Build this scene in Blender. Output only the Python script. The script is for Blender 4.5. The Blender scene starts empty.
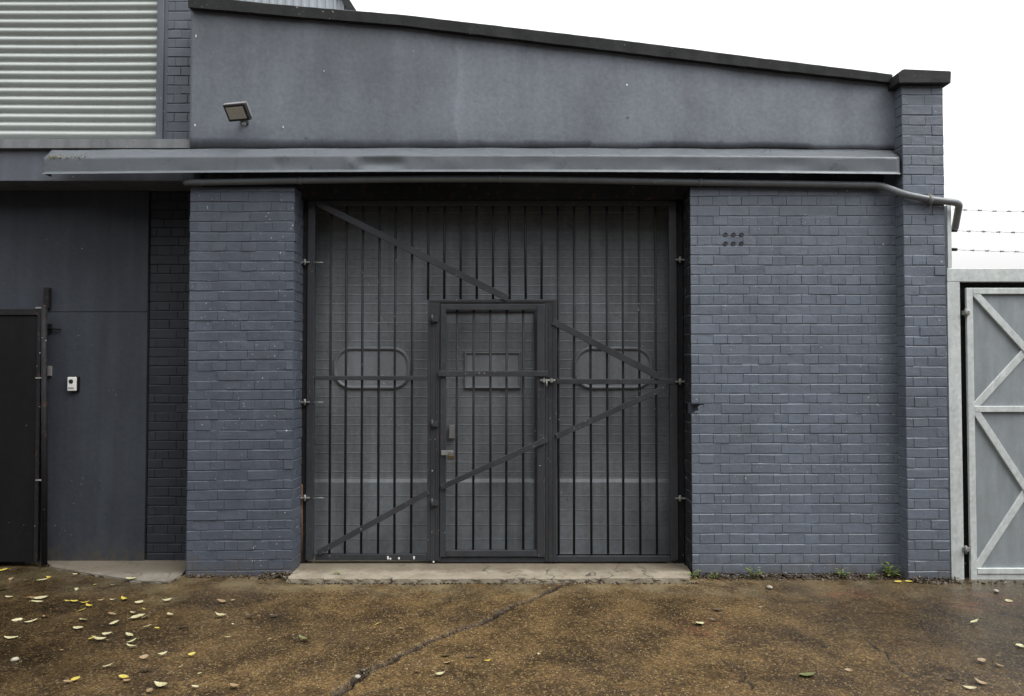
import bpy, bmesh, math, random
import numpy as np
from mathutils import Vector, Matrix
random.seed(7)
S = bpy.context.scene
COL = S.collection

# ------------------------------------------------------------------ camera
F, CX, CY, H = 700.0, 512.0, 348.0, 1.6
PITCH = math.atan(17 / F)
cam = bpy.data.cameras.new('camera'); cam.sensor_width = 36; cam.lens = F / 1024 * 36
cam.clip_start = 0.05; cam.clip_end = 2000
co = bpy.data.objects.new('camera', cam); COL.objects.link(co)
co.location = (0, 0, H); co.rotation_euler = (math.pi / 2 + PITCH, 0, 0)
S.camera = co

def P(x, y, Y):
    """photo reading (px) -> metres on the vertical plane at depth Y"""
    u = (x - CX) / F; v = (CY - y) / F
    dy = math.cos(PITCH) - v * math.sin(PITCH); dz = math.sin(PITCH) + v * math.cos(PITCH)
    t = Y / dy
    return Vector((u * t, Y, H + dz * t))
def G(x, y, z=0.0):
    """photo reading -> point on the ground"""
    u = (x - CX) / F; v = (CY - y) / F
    dy = math.cos(PITCH) - v * math.sin(PITCH); dz = math.sin(PITCH) + v * math.cos(PITCH)
    t = (z - H) / dz
    return Vector((u * t, dy * t, z))

# ------------------------------------------------------------------ planes (m from camera)
YW = 5.34      # main wall
YP = 5.23      # corner pillar face
YG = 5.575     # security gate
YD = 5.80      # sectional door
YL = 5.60      # upper left facade
YLT = 5.41     # face of the deep lintel under it
YR = 5.72      # recess wall on the left

# ------------------------------------------------------------------ materials
class NT:
    def __init__(s, name):
        s.m = bpy.data.materials.new(name); s.m.use_nodes = True
        s.n = s.m.node_tree.nodes; s.l = s.m.node_tree.links
        s.b = s.n['Principled BSDF']; s.geo = s.n.new('ShaderNodeNewGeometry')
    def pos(s, scale=(1, 1, 1), loc=(0, 0, 0)):
        mp = s.n.new('ShaderNodeMapping'); mp.inputs['Scale'].default_value = scale; mp.inputs['Location'].default_value = loc
        s.l.new(s.geo.outputs['Position'], mp.inputs['Vector']); return mp.outputs[0]
    def noise(s, scale, detail=4, rough=.55, vec=None, dist=0):
        t = s.n.new('ShaderNodeTexNoise'); t.inputs['Scale'].default_value = scale; t.inputs['Detail'].default_value = detail
        t.inputs['Roughness'].default_value = rough; t.inputs['Distortion'].default_value = dist
        s.l.new(vec if vec else s.geo.outputs['Position'], t.inputs['Vector']); return t.outputs['Fac']
    def vor(s, scale, vec=None, out='Color', feature='F1', rnd=1):
        t = s.n.new('ShaderNodeTexVoronoi'); t.feature = feature; t.inputs['Scale'].default_value = scale; t.inputs['Randomness'].default_value = rnd
        s.l.new(vec if vec else s.geo.outputs['Position'], t.inputs['Vector']); return t.outputs[out]
    def ramp(s, fac, a, b, lo=0, hi=1):
        r = s.n.new('ShaderNodeMapRange'); r.inputs[1].default_value = a; r.inputs[2].default_value = b
        r.inputs[3].default_value = lo; r.inputs[4].default_value = hi; s.l.new(fac, r.inputs[0]); return r.outputs[0]
    def math(s, op, a, b):
        r = s.n.new('ShaderNodeMath'); r.operation = op
        for i, v in enumerate((a, b)):
            if isinstance(v, (int, float)): r.inputs[i].default_value = v
            else: s.l.new(v, r.inputs[i])
        return r.outputs[0]
    def mix(s, fac, a, b, mode='MIX'):
        r = s.n.new('ShaderNodeMix'); r.data_type = 'RGBA'; r.blend_type = mode
        for i, v in ((0, fac), (6, a), (7, b)):
            if isinstance(v, (int, float)): r.inputs[i].default_value = v
            elif isinstance(v, tuple): r.inputs[i].default_value = v + (1,) if len(v) == 3 else v
            else: s.l.new(v, r.inputs[i])
        return r.outputs[2]
    def mulv(s, col, val):
        r = s.n.new('ShaderNodeVectorMath'); r.operation = 'SCALE'
        if isinstance(col, tuple): r.inputs[0].default_value = col
        else: s.l.new(col, r.inputs[0])
        s.l.new(val, r.inputs['Scale']); return r.outputs[0]
    def sep(s, axis):
        r = s.n.new('ShaderNodeSeparateXYZ'); s.l.new(s.geo.outputs['Position'], r.inputs[0]); return r.outputs[axis]
    def blob(s, c, rad, squash=(1, 1, 1)):
        """1 at c falling to 0 at rad (a stain with its own place)"""
        mp = s.pos(tuple(1 / (rad * q) for q in squash), tuple(-c[i] / (rad * squash[i]) for i in range(3)))
        ln = s.n.new('ShaderNodeVectorMath'); ln.operation = 'LENGTH'; s.l.new(mp, ln.inputs[0])
        return s.ramp(ln.outputs['Value'], 1, 0.2)
    def bump(s, h, strength=.3, dist=.004, prev=None):
        b = s.n.new('ShaderNodeBump'); b.inputs['Strength'].default_value = strength; b.inputs['Distance'].default_value = dist
        s.l.new(h, b.inputs['Height'])
        if prev: s.l.new(prev, b.inputs['Normal'])
        return b.outputs[0]
    def fin(s, col, rough=.6, metal=0, normal=None, spec=.5):
        for key, v in (('Base Color', col), ('Roughness', rough), ('Metallic', metal), ('Specular IOR Level', spec)):
            if isinstance(v, (int, float)): s.b.inputs[key].default_value = v
            elif isinstance(v, tuple): s.b.inputs[key].default_value = v + (1,)
            else: s.l.new(v, s.b.inputs[key])
        if normal: s.l.new(normal, s.b.inputs['Normal'])
        return s.m

def paint(name, base, rough=.55, var=.14, chips=.0, streak=.09, bump=.25, bscale=70, metal=0, seam=None, rust=0, chipcol=(.42, .42, .40), spec=.4, splash=False, ss=9):
    t = NT(name)
    v = t.ramp(t.noise(1.3, 6, .6), .3, .7, 1 - var, 1 + var)
    f = t.ramp(t.noise(30, 4, .65), .3, .7, 1 - var * .55, 1 + var * .55)
    st = t.ramp(t.noise(1, 5, .6, t.pos((ss, ss, ss * .08))), .35, .68, 1 + streak * .6, 1 - streak)
    k = t.math('MULTIPLY', t.math('MULTIPLY', v, f), st)
    if seam is not None:      # older darker coat left of the seam
        edge = t.math('ADD', t.sep(0), t.ramp(t.noise(4, 3), 0, 1, -.06, .06))
        k = t.math('MULTIPLY', k, t.ramp(edge, seam - .012, seam + .012, .84, 1.05))
    c = t.mulv(base, k)
    if chips:
        m = t.math('MULTIPLY', t.ramp(t.noise(55, 3, .5), .70, .73), t.ramp(t.noise(2.3, 3), .53 - chips, .60 - chips * .5))
        c = t.mix(m, c, chipcol)
    if rust:
        m = t.math('MULTIPLY', t.ramp(t.noise(16, 6, .7), .56, .66), rust)
        c = t.mix(m, c, (.13, .055, .025))
    if splash:
        sp = t.math('MULTIPLY', t.ramp(t.math('ADD', t.sep(2), t.ramp(t.noise(6, 5, .7), .25, .75, -.12, .12)), .16, .0), t.ramp(t.noise(22, 4), .35, .6, .1, .6))
        c = t.mix(sp, c, (.075, .062, .042))
    rr = t.ramp(t.noise(7, 4), .3, .7, rough - .1, rough + .12)
    n = t.bump(t.noise(bscale, 5, .65), bump, .004)
    if splash: n = t.bump(t.noise(17, 5, .6), .4, .008, n)
    return t.fin(c, rr, metal, n, spec)

M = {}
WALL = (.100, .117, .147)
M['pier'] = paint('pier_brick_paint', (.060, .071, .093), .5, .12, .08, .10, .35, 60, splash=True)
M['reveal'] = paint('black_reveal_brick', (.013, .014, .016), .6, .2, .12, .1, .35, 60)  # near-black colour for the left-facing side of the opening
M['brick'] = paint('painted_brick', WALL, .5, .14, .09, .10, .35, 60, splash=True)
M['render'] = paint('painted_render', (.122, .138, .164), 1*.55, .24, 0, .15, .5, 22, ss=3.2, seam=-.42)
M['recess'] = paint('recess_shade_paint', (.036, .041, .051), .55, .14, -.02, .14, .2, 50, spec=.2, splash=True)  # base colour darkened to carry part of the recess's shade
M['recess_brick'] = paint('recess_shade_brick_paint', (.024, .0265, .032), .6, .12, .0, .10, .3, 60, spec=.2)  # recess shade put into the brick's base colour as well
M['lbrick'] = paint('upper_brick_paint', (.085, .096, .116), .55, .12, .04, .12, .3, 60)
M['lintel'] = paint('lintel_paint', (.085, .095, .116), .5, .12, .05, .2, .2, 50)
M['sill'] = paint('sill_paint', (.15, .16, .168), .5, .12, .25, .3, .2, 50, rust=.25)
M['gutter'] = paint('gutter_metal', (.225, .250, .275), .36, .09, .02, .05, .08, 18, metal=.15)
M['coping'] = paint('coping_felt', (.0095, .0105, .0115), .75, .2, .05, .1, .5, 40)
M['pipe'] = paint('pipe_paint', (.115, .127, .135), .4, .15, .05, .1, .1, 50)
M['black'] = paint('black_steel', (.007, .007, .008), .7, .2, .02, .2, .1, 50, spec=.12)
M['jamb'] = paint('jamb_steel', (.010, .0105, .012), .65, .25, .05, .2, .2, 40, rust=.3, spec=.2)
M['gate'] = paint('gate_steel', (.029, .032, .037), .45, .2, .03, .15, .25, 90, rust=.12)
M['gatewide'] = paint('gate_plate_steel', (.026, .0285, .033), .5, .2, .03, .25, .25, 60, rust=.15)
M['bar'] = paint('bar_steel', (.015, .0165, .019), .55, .18, .05, .1, .2, 90, spec=.2)
M['door'] = paint('door_steel', (.132, .145, .158), .36, .27, .02, .22, .1, 40)
M['doorwin'] = paint('vision_panel_painted', (.165, .178, .192), .3, .1, .03, .2, .05, 30)
M['rim'] = paint('vision_rim', (.130, .140, .150), .35, .1, .05, .1, .05, 50)
M['shutter'] = paint('shutter_slats', (.37, .40, .385), .42, .05, .0, .03, .06, 40, metal=.1)
M['rust'] = paint('rusty_metal', (.16, .075, .035), .8, .3, 0, .2, .4, 80)
M['brass'] = paint('old_brass', (.11, .085, .045), .4, .2, .05, 0, .1, 80, metal=.7)
M['bright'] = paint('scraped_steel', (.20, .20, .195), .5, .2, .0, .0, .2, 90, metal=.3)
M['lampbody'] = paint('lamp_black', (.015, .015, .016), .45, .1, .02, 0, .05, 90)
M['lampgrey'] = paint('lamp_fins', (.30, .30, .30), .35, .1, 0, 0, .05, 90, metal=.5)
M['white'] = paint('white_plastic', (.62, .62, .60), .4, .06, 0, .05, .05, 90)
M['cladding'] = paint('grey_cladding', (.30, .33, .36), .45, .08, 0, .1, .05, 40)
M['dark'] = paint('dark_void', (.012, .012, .012), .9, .1)
M['vent'] = paint('vent_dark', (.035, .037, .042), .8)  # dark colour of the vent holes
M['plate'] = paint('grey_plate', (.17, .17, .16), .5, .12, .05)

def galv(name, base, spangle=.25):
    t = NT(name)
    v = t.ramp(t.vor(38, out='Color'), 0, 1, 1 - spangle, 1 + spangle * .6)
    w = t.ramp(t.noise(2.5, 5, .6, t.pos((6, 6, 1))), .3, .7, .85, 1.1)
    c = t.mulv(base, t.math('MULTIPLY', v, w))
    return t.fin(c, t.ramp(t.noise(9, 4), .3, .7, .42, .62), .25, t.bump(t.noise(60, 4), .15, .003))
M['galv'] = galv('galvanised_steel', (.50, .535, .53), .14)
M['sheet'] = galv('galvanised_sheet', (.235, .262, .277), .05)

t = NT('lamp_glass')
g1 = t.noise(40, 3)
M['lens'] = t.fin(t.mix(g1, (.33, .325, .28), (.44, .43, .38)), .25)

# concrete threshold
def concrete(name, a, b, worn):
    t = NT(name)
    c = t.mix(t.ramp(t.noise(5, 6, .65), .35, .65), a, b)
    c = t.mix(t.ramp(t.noise(26, 5, .7), .55, .68, 0, .6), c, worn)
    c = t.mix(t.ramp(t.vor(160, out='Color'), .86, .95, 0, .35), c, (.42, .40, .36))
    wob = t.n.new('ShaderNodeVectorMath'); wob.operation = 'ADD'; t.l.new(t.pos((1, .45, 1)), wob.inputs[0])
    nz = t.n.new('ShaderNodeTexNoise'); nz.inputs['Scale'].default_value = 7; nz.inputs['Detail'].default_value = 5; t.l.new(t.geo.outputs['Position'], nz.inputs['Vector'])
    sc_ = t.n.new('ShaderNodeVectorMath'); sc_.operation = 'SCALE'; sc_.inputs['Scale'].default_value = .25; t.l.new(nz.outputs['Color'], sc_.inputs[0]); t.l.new(sc_.outputs[0], wob.inputs[1])
    cr = t.vor(1.7, wob.outputs[0], 'Distance', 'DISTANCE_TO_EDGE')
    c = t.mix(t.math('MULTIPLY', t.ramp(cr, .016, .006), t.ramp(t.noise(2.2, 3), .42, .5, 0, .85)), c, (.035, .028, .02))
    yb_ = t.math('ADD', t.sep(1), t.ramp(t.noise(5, 5, .7), .2, .8, -.06, .06))
    c = t.mix(t.ramp(yb_, 5.32, 5.42, 0, .62), c, (.085, .068, .045))      # dirt trodden in under the gate
    return t.fin(c, .8, 0, t.bump(t.noise(45, 6, .7), .5, .006))
M['threshold'] = concrete('threshold_concrete', (.265, .232, .178), (.175, .147, .106), (.085, .068, .046))
M['slab'] = concrete('slab_concrete', (.155, .138, .112), (.105, .092, .074), (.07, .06, .045))

# wet brown macadam
def ground_mat():
    t = NT('wet_tarmac')
    big = t.noise(.75, 5, .6)
    mid = t.noise(3.2, 6, .65, dist=.4)
    c = t.mix(t.ramp(mid, .37, .63), (.030, .0190, .0085), (.092, .059, .0250))
    c = t.mix(t.ramp(t.noise(1.9, 5, .7, t.pos((1, 1, 1), (7, 3, 0))), .5, .68, 0, .75), c, (.036, .024, .0135))
    # stones in the macadam
    v1 = t.vor(95); v1b = t.vor(95, out='Distance')
    sc = t.n.new('ShaderNodeSeparateColor'); t.l.new(v1, sc.inputs[0])
    c = t.mulv(c, t.ramp(sc.outputs[0], 0, 1, .62, 1.36))
    st = t.mix(sc.outputs[1], (.25, .17, .06), (.17, .115, .07))
    c = t.mix(t.ramp(sc.outputs[2], .84, .90, 0, .42), c, st)
    v2 = t.vor(150); sc2 = t.n.new('ShaderNodeSeparateColor'); t.l.new(v2, sc2.inputs[0])
    c = t.mulv(c, t.ramp(sc2.outputs[1], 0, 1, .66, 1.34))
    c = t.mix(t.ramp(sc2.outputs[0], .978, .99, 0, .55), c, (.30, .26, .17))
    # lighter sandy wash along the foot of the wall
    yy = t.math('ADD', t.sep(1), t.ramp(t.noise(2.2, 5, .7), .2, .8, -.35, .35))
    sand = t.math('MULTIPLY', t.ramp(yy, 4.75, 5.15), t.ramp(t.noise(3.4, 4, .6), .38, .62))
    c = t.mix(t.math('MULTIPLY', sand, .55), c, (.205, .165, .095))
    # damp film: darker, smoother on both sides
    xx = t.math('ADD', t.sep(0), t.ramp(t.noise(1.1, 5, .65), .2, .8, -1.1, 1.1))
    wet = t.math('MAXIMUM', t.ramp(xx, 1.3, 3.1), t.math('MULTIPLY', t.ramp(xx, -1.2, -2.9), .95))
    wet = t.math('MAXIMUM', wet, t.ramp(big, .54, .66, 0, .6))
    c = t.mix(t.math('MULTIPLY', wet, .72), c, t.mulv(c, t.ramp(wet, 0, 1, .32, .30)))
    # brick dust stains
    for px, py, r in ((1008, 600, .36), (972, 606, .2), (840, 592, .25), (705, 628, .28)):
        g = G(px, py)
        m = t.math('MULTIPLY', t.blob(g, r, (1, .8, 1)), t.ramp(t.noise(7, 5, .7), .45, .66, 0, .42))
        c = t.mix(m, c, (.17, .062, .036))
    at = t.n.new('ShaderNodeAttribute'); at.attribute_name = 'crack'
    c = t.mix(at.outputs['Fac'], c, (.014, .0115, .009))
    c = t.mix(t.math('MULTIPLY', t.math('MULTIPLY', at.outputs['Fac'], t.ramp(at.outputs['Fac'], .8, .3)), t.ramp(t.noise(30, 4), .48, .62)), c, (.12, .10, .078))
    rough = t.ramp(t.math('ADD', wet, t.ramp(t.noise(9, 5, .7), .3, .7, -.25, .25)), 0, 1, .60, .20)
    n = t.bump(t.ramp(v1b, 0, .6, 1, 0), .40, .005)
    n = t.bump(t.noise(14, 6, .7), .35, .012, n)
    return t.fin(c, rough, 0, n, t.ramp(wet, 0, 1, .15, .5))
M['ground'] = ground_mat()

def leafmat(name, a, b):
    t = NT(name)
    c = t.mix(t.ramp(t.noise(60, 4), .35, .65), a, b)
    return t.fin(c, .45)
M['leaf_pale'] = leafmat('pale_leaf', (.37, .345, .22), (.27, .25, .125))
M['leaf_yellow'] = leafmat('yellow_leaf', (.42, .32, .035), (.30, .25, .06))
M['leaf_tan'] = leafmat('tan_leaf', (.24, .165, .085), (.16, .105, .055))
M['leaf_dark'] = leafmat('dark_leaf', (.035, .024, .014), (.06, .04, .02))
M['leaf_green'] = leafmat('green_leaf', (.085, .10, .035), (.13, .13, .05))
M['weed'] = leafmat('weed_leaf', (.075, .125, .022), (.16, .19, .035))
M['litter'] = leafmat('litter', (.022, .016, .010), (.065, .045, .025))
M['stone'] = concrete('pebble', (.34, .31, .25), (.22, .19, .15), (.2, .17, .13))
M['moss'] = leafmat('moss', (.05, .055, .025), (.13, .11, .06))

# ------------------------------------------------------------------ object helpers
def wloc(o):
    v = Vector((0, 0, 0))
    while o: v += o.location; o = o.parent
    return v
def obj(name, bm, mat, parent=None, smooth=False, loc=None):
    me = bpy.data.meshes.new(name)
    o = bpy.data.objects.new(name, me); COL.objects.link(o)
    off = wloc(parent) if parent else (Vector(loc) if loc is not None else Vector((0, 0, 0)))
    bmesh.ops.translate(bm, verts=bm.verts, vec=-off)
    bmesh.ops.recalc_face_normals(bm, faces=bm.faces)
    if smooth:
        for f in bm.faces: f.smooth = True
    bm.to_mesh(me); bm.free()
    me.materials.append(mat)
    if parent: o.parent = parent
    elif loc is not None: o.location = loc
    return o
def thing(name, label, cat, loc, group=None):
    o = bpy.data.objects.new(name, None); COL.objects.link(o); o.location = loc; o.empty_display_size = .1
    return tag(o, label, cat, group)
def tag(o, label, cat, group=None):
    o['label'] = label; o['category'] = cat
    if group: o['group'] = group
    return o
def struct(o, kind='structure'): o['kind'] = kind; return o

def box(bm, x0, x1, y0, y1, z0, z1, bev=0):
    r = bmesh.ops.create_cube(bm, size=1)
    vs = r['verts']
    for v in vs:
        v.co = Vector((x0 + (x1 - x0) * (v.co.x + .5), y0 + (y1 - y0) * (v.co.y + .5), z0 + (z1 - z0) * (v.co.z + .5)))
    if bev:
        es = list({e for v in vs for e in v.link_edges})
        bmesh.ops.bevel(bm, geom=es, offset=bev, segments=2, affect='EDGES', profile=.5)
    return bm
def Box(*a, bev=0): return box(bmesh.new(), *a, bev=bev)
def beam(bm, a, b, w, d, bev=0):
    """flat bar from a to b in an x-z plane: w across, d in depth (y)"""
    a, b = Vector(a), Vector(b); dv = (b - a); L = dv.length
    r = bmesh.ops.create_cube(bm, size=1); vs = r['verts']
    ex = dv.normalized(); ey = Vector((0, 1, 0)); ez = ex.cross(ey).normalized()
    ey = ez.cross(ex)
    mid = (a + b) / 2
    for v in vs: v.co = mid + ex * v.co.x * L + ey * v.co.y * d + ez * v.co.z * w
    if bev:
        es = list({e for v in vs for e in v.link_edges})
        bmesh.ops.bevel(bm, geom=es, offset=bev, segments=1, affect='EDGES')
    return bm
def tube(bm, pts, r, n=12, cap=True):
    pts = [Vector(p) for p in pts]; rings = []
    rs = r if isinstance(r, (list, tuple)) else [r] * len(pts)
    prev = None
    for i, p in enumerate(pts):
        d = (pts[min(i + 1, len(pts) - 1)] - pts[max(i - 1, 0)]).normalized()
        ref = prev if prev else (Vector((0, 0, 1)) if abs(d.z) < .9 else Vector((0, 1, 0)))
        u = (ref - d * ref.dot(d)).normalized(); prev = u
        w = d.cross(u)
        rings.append([bm.verts.new(p + (u * math.cos(a) + w * math.sin(a)) * rs[i]) for a in [2 * math.pi * k / n for k in range(n)]])
    for a, b in zip(rings, rings[1:]):
        for k in range(n):
            f = bm.faces.new((a[k], a[(k + 1) % n], b[(k + 1) % n], b[k])); f.smooth = True
    if cap: bm.faces.new(rings[0]); bm.faces.new(rings[-1])
    return bm
def smoothpath(pts, n=6, rad=.05):
    """round the corners of a polyline"""
    pts = [Vector(p) for p in pts]; out = [pts[0]]
    for a, b, c in zip(pts, pts[1:], pts[2:]):
        d1 = min(rad, (a - b).length * .45); d2 = min(rad, (c - b).length * .45)
        p0 = b + (a - b).normalized() * d1; p2 = b + (c - b).normalized() * d2
        for k in range(n + 1):
            s = k / n; out.append(p0 * (1 - s) ** 2 + b * 2 * s * (1 - s) + p2 * s * s)
    out.append(pts[-1]); return out
def prism(bm, poly, axis, d):
    """extrude a closed polygon by vector d"""
    d = Vector(d)
    a = [bm.verts.new(Vector(p)) for p in poly]; b = [bm.verts.new(Vector(p) + d) for p in poly]
    bm.faces.new(a); bm.faces.new(b[::-1])
    for i in range(len(a)):
        j = (i + 1) % len(a); bm.faces.new((a[i], b[i], b[j], a[j]))
    return bm

COURSE = .0757
def bricks(bm, o, ax, n, L, z0, z1, seed=0, tilt=0, depth=.0015, rough=1.0, phase=0, skip=None, joint=.0022, zbase=0.0):
    """brick fronts standing proud of a mortar body: English bond, every brick its own little skewed block"""
    rnd = random.Random(seed); o = Vector(o); ax = Vector(ax); n = Vector(n)
    k0 = int(math.floor((z0 - zbase) / COURSE)); k1 = int(math.ceil((z1 - zbase) / COURSE))
    jit = [rnd.uniform(-.0022, .0022) * rough for _ in range(k1 - k0 + 1)]
    for k in range(k0, k1):
        a0 = max(z0, zbase + k * COURSE + jit[k - k0]); a1 = min(z1, zbase + (k + 1) * COURSE + jit[k - k0 + 1])
        wv, wp = rnd.uniform(.0004, .0016) * rough, rnd.uniform(0, 6.28)
        if a1 - a0 < .015: continue
        w = .2265 if (k + phase) % 2 == 0 else .1133
        s = -(.1133 * .5) if w < .2 else (-.1133 * rnd.choice((0, 0, 1)) if rnd.random() < .3 else 0)
        cuts = [0.0]; s += w
        while s < L - .03:
            if s > .03: cuts.append(s + rnd.uniform(-.007, .007) * rough)
            s += w
        cuts.append(L)
        yw = [rnd.uniform(-.003, .003) * rough for _ in cuts]
        for i, (c0, c1) in enumerate(zip(cuts, cuts[1:])):
            if skip and skip(c0, c1, a0, a1): continue
            j = joint; b = .0045
            vj = rnd.choice((.05, .1, .2, .35, .7)); dz = rnd.uniform(-.0012, .0012) * rough; pr = rnd.gauss(0, .0008) * rough; tl = rnd.gauss(-.0002, .0006) * rough; tw = rnd.gauss(0, .0005) * rough
            hollow = rnd.uniform(-.0004, .0004) * rough
            outer, inner = [], []
            for (sx, sz) in ((0, 0), (1, 0), (1, 1), (0, 1)):
                x = (c0 + (j * vj if c0 > 0 else 0)) if sx == 0 else (c1 - (j * vj if c1 < L else 0))
                z = (a0 + j * .9) if sz == 0 else (a1 - j * .9)
                zt = tilt * (x - L / 2) * max(0, 1 - z / 2.9)
                z += dz + zt + wv * math.sin(x * 3.1 + wp) + (yw[i] if sx == 0 else yw[i + 1]) * .5 + rnd.uniform(-.0008, .0008) * rough
                q = o + ax * x; q.z = z
                outer.append(bm.verts.new(q - n * (depth + .0022)))
                ix = x + (b * .6 if sx == 0 else -b * .6); iz = z + (b * .8 if sz == 0 else -b * 1.3)
                q2 = o + ax * ix; q2.z = iz
                inner.append(bm.verts.new(q2 + n * (pr + tl * (1 if sz else -1) + tw * (1 if sx else -1))))
            for e in range(4):
                f2 = (e + 1) % 4
                bm.faces.new((outer[e], outer[f2], inner[f2], inner[e]))
            # slightly hollow face: centre vertex
            cc = sum((v.co for v in inner), Vector()) / 4 - n * hollow
            cv = bm.verts.new(cc)
            for e in range(4): bm.faces.new((inner[e], inner[(e + 1) % 4], cv))
    return bm

# ------------------------------------------------------------------ ground
def build_ground():
    xs = np.concatenate([[-400, -120, -50, -25, -14, -9, -7, -5.6], np.arange(-5, 5.0001, .012), [5.6, 7, 9, 14, 25, 50, 120, 400]])
    ys = np.concatenate([[-400, -120, -40, -15, -5, 0, 2, 2.8], np.arange(3.2, 6.0001, .012), [6.5, 8, 12, 25, 50, 120, 400]])
    nx, ny = len(xs), len(ys)
    X, Y = np.meshgrid(xs, ys)
    rs = np.random.RandomState(3)
    Z = np.zeros_like(X)
    for fr, am in ((.9, .006), (2.1, .0035), (5.3, .0016), (11, .0008)):
        for q in range(4):
            th = rs.uniform(0, 6.28); ph = rs.uniform(0, 6.28)
            Z += am * .5 * np.sin(fr * (X * np.cos(th) + Y * np.sin(th)) * 2 + ph)
    near = (np.abs(X) < 5) & (Y > 3.1) & (Y < 6.0)
    Z[near] += rs.normal(0, .0010, near.sum())
    fade = np.clip((5.05 - Y) / .25, 0, 1); Z = Z * (.25 + .75 * fade)
    # the long crack and two hairlines
    crack = np.zeros_like(X)
    def line(px, w, dep, seed, amp):
        nonlocal Z, crack
        rr = random.Random(seed); base = [G(*p) for p in px]; pts = []
        for a, b in zip(base, base[1:]):
            n = max(2, int((b - a).length / .045))
            for i in range(n): pts.append(a.lerp(b, i / n) + Vector((rr.uniform(-amp, amp), rr.uniform(-amp, amp), 0)))
        pts.append(base[-1])
        D = np.full(X.shape, 9.0); W = np.full(X.shape, w)
        for i, (a, b) in enumerate(zip(pts, pts[1:])):
            bx0, bx1 = min(a.x, b.x) - .12, max(a.x, b.x) + .12; by0, by1 = min(a.y, b.y) - .12, max(a.y, b.y) + .12
            i0, i1 = np.searchsorted(xs, (bx0, bx1)); j0, j1 = np.searchsorted(ys, (by0, by1))
            if i1 <= i0 or j1 <= j0: continue
            sx, sy = X[j0:j1, i0:i1], Y[j0:j1, i0:i1]
            d = b - a; L2 = d.x ** 2 + d.y ** 2 + 1e-9
            tt = np.clip(((sx - a.x) * d.x + (sy - a.y) * d.y) / L2, 0, 1)
            dd = np.hypot(sx - a.x - tt * d.x, sy - a.y - tt * d.y)
            ww = w * (.55 + .9 * rr.random())
            sub = D[j0:j1, i0:i1]; m = dd / ww < sub
            sub[m] = (dd / ww)[m]
        prof = np.clip(1.25 - D, 0, 1)
        Z -= dep * prof
        lipp = np.exp(-((D - 1.9) / .6) ** 2) * (D < 5)
        Z += .003 * lipp
        crack = np.maximum(crack, np.clip(prof * 1.6, 0, 1))
    line([(322, 704), (345, 686), (362, 673), (400, 655), (430, 641), (455, 631), (480, 624), (505, 610), (538, 597), (566, 583)], .0205, .06, 5, .010)
    line([(868, 640), (884, 652), (898, 668), (915, 676)], .007, .008, 9, .012)
    line([(722, 660), (742, 672), (752, 690)], .006, .007, 10, .012)
    line([(355, 696), (374, 690), (420, 684)], .004, .005, 12, .012)
    V = np.stack([X, Y, Z], -1).reshape(-1, 3)
    idx = np.arange(nx * ny).reshape(ny, nx)
    Q = np.stack([idx[:-1, :-1], idx[:-1, 1:], idx[1:, 1:], idx[1:, :-1]], -1).reshape(-1, 4)
    me = bpy.data.meshes.new('ground')
    me.vertices.add(len(V)); me.vertices.foreach_set('co', V.ravel())
    me.loops.add(Q.size); me.loops.foreach_set('vertex_index', Q.ravel().astype(np.int32))
    me.polygons.add(len(Q)); me.polygons.foreach_set('loop_start', (np.arange(len(Q)) * 4).astype(np.int32))
    me.polygons.foreach_set('loop_total', np.full(len(Q), 4, np.int32))
    me.polygons.foreach_set('use_smooth', np.ones(len(Q), bool))
    me.update(calc_edges=True); me.validate()
    at = me.attributes.new('crack', 'FLOAT', 'POINT'); at.data.foreach_set('value', crack.ravel().astype(np.float32))
    o = bpy.data.objects.new('ground', me); COL.objects.link(o); me.materials.append(M['ground'])
    struct(o)
build_ground()

def ragged_slab(name, poly, z0, z1, mat, seed, amp=.012, step=.05, smooth=False):
    """cast slab with a worn, slightly broken outline"""
    rr = random.Random(seed); pts = []
    for a, b in zip(poly, poly[1:] + poly[:1]):
        a, b = Vector(a), Vector(b); n = max(1, int((b - a).length / step))
        for i in range(n): pts.append(a.lerp(b, i / n) + Vector((rr.uniform(-amp, amp), rr.uniform(-amp, amp))))
    bm = bmesh.new()
    top = [bm.verts.new((p.x, p.y, z1)) for p in pts]
    low = [bm.verts.new((p.x, p.y, z0)) for p in pts]
    ft = bm.faces.new(top)
    for i in range(len(pts)):
        j = (i + 1) % len(pts); bm.faces.new((top[i], low[i], low[j], top[j]))
    bmesh.ops.bevel(bm, geom=list(ft.edges), offset=.010, segments=2, affect='EDGES')
    bmesh.ops.triangulate(bm, faces=[f for f in bm.faces if len(f.verts) > 4])
    return bm
g = lambda x, y, z=0: G(x, y, z).xy
# threshold in the opening
ZT = .034
xl, xr = P(292, 500, YW).x, P(692, 500, YW).x
th = obj('concrete_threshold', ragged_slab('t', [(xl + .02, 5.175), (-.55, 5.16), (-.5, 5.175), (.3, 5.16), (.36, 5.175), (xr - .062, 5.185), (xr - .01, 5.36), (xr - .01, 5.95), (xl + .01, 5.95), (xl + .01, 5.38)], -.05, ZT, M['threshold'], 4, .006, .04), M['threshold'])
tag(th, 'pale cracked concrete threshold lying under the barred gate', 'threshold')
# slab by the recess
sl = obj('pavement', ragged_slab('s', [(-3.62, 5.20 + .34), (-3.05, 5.30), (-2.75, 5.18), (-2.50, 5.16), (-2.52, 5.85), (-3.9, 5.85)], -.05, .016, M['slab'], 8, .014, .05), M['slab'])
struct(sl)

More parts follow.
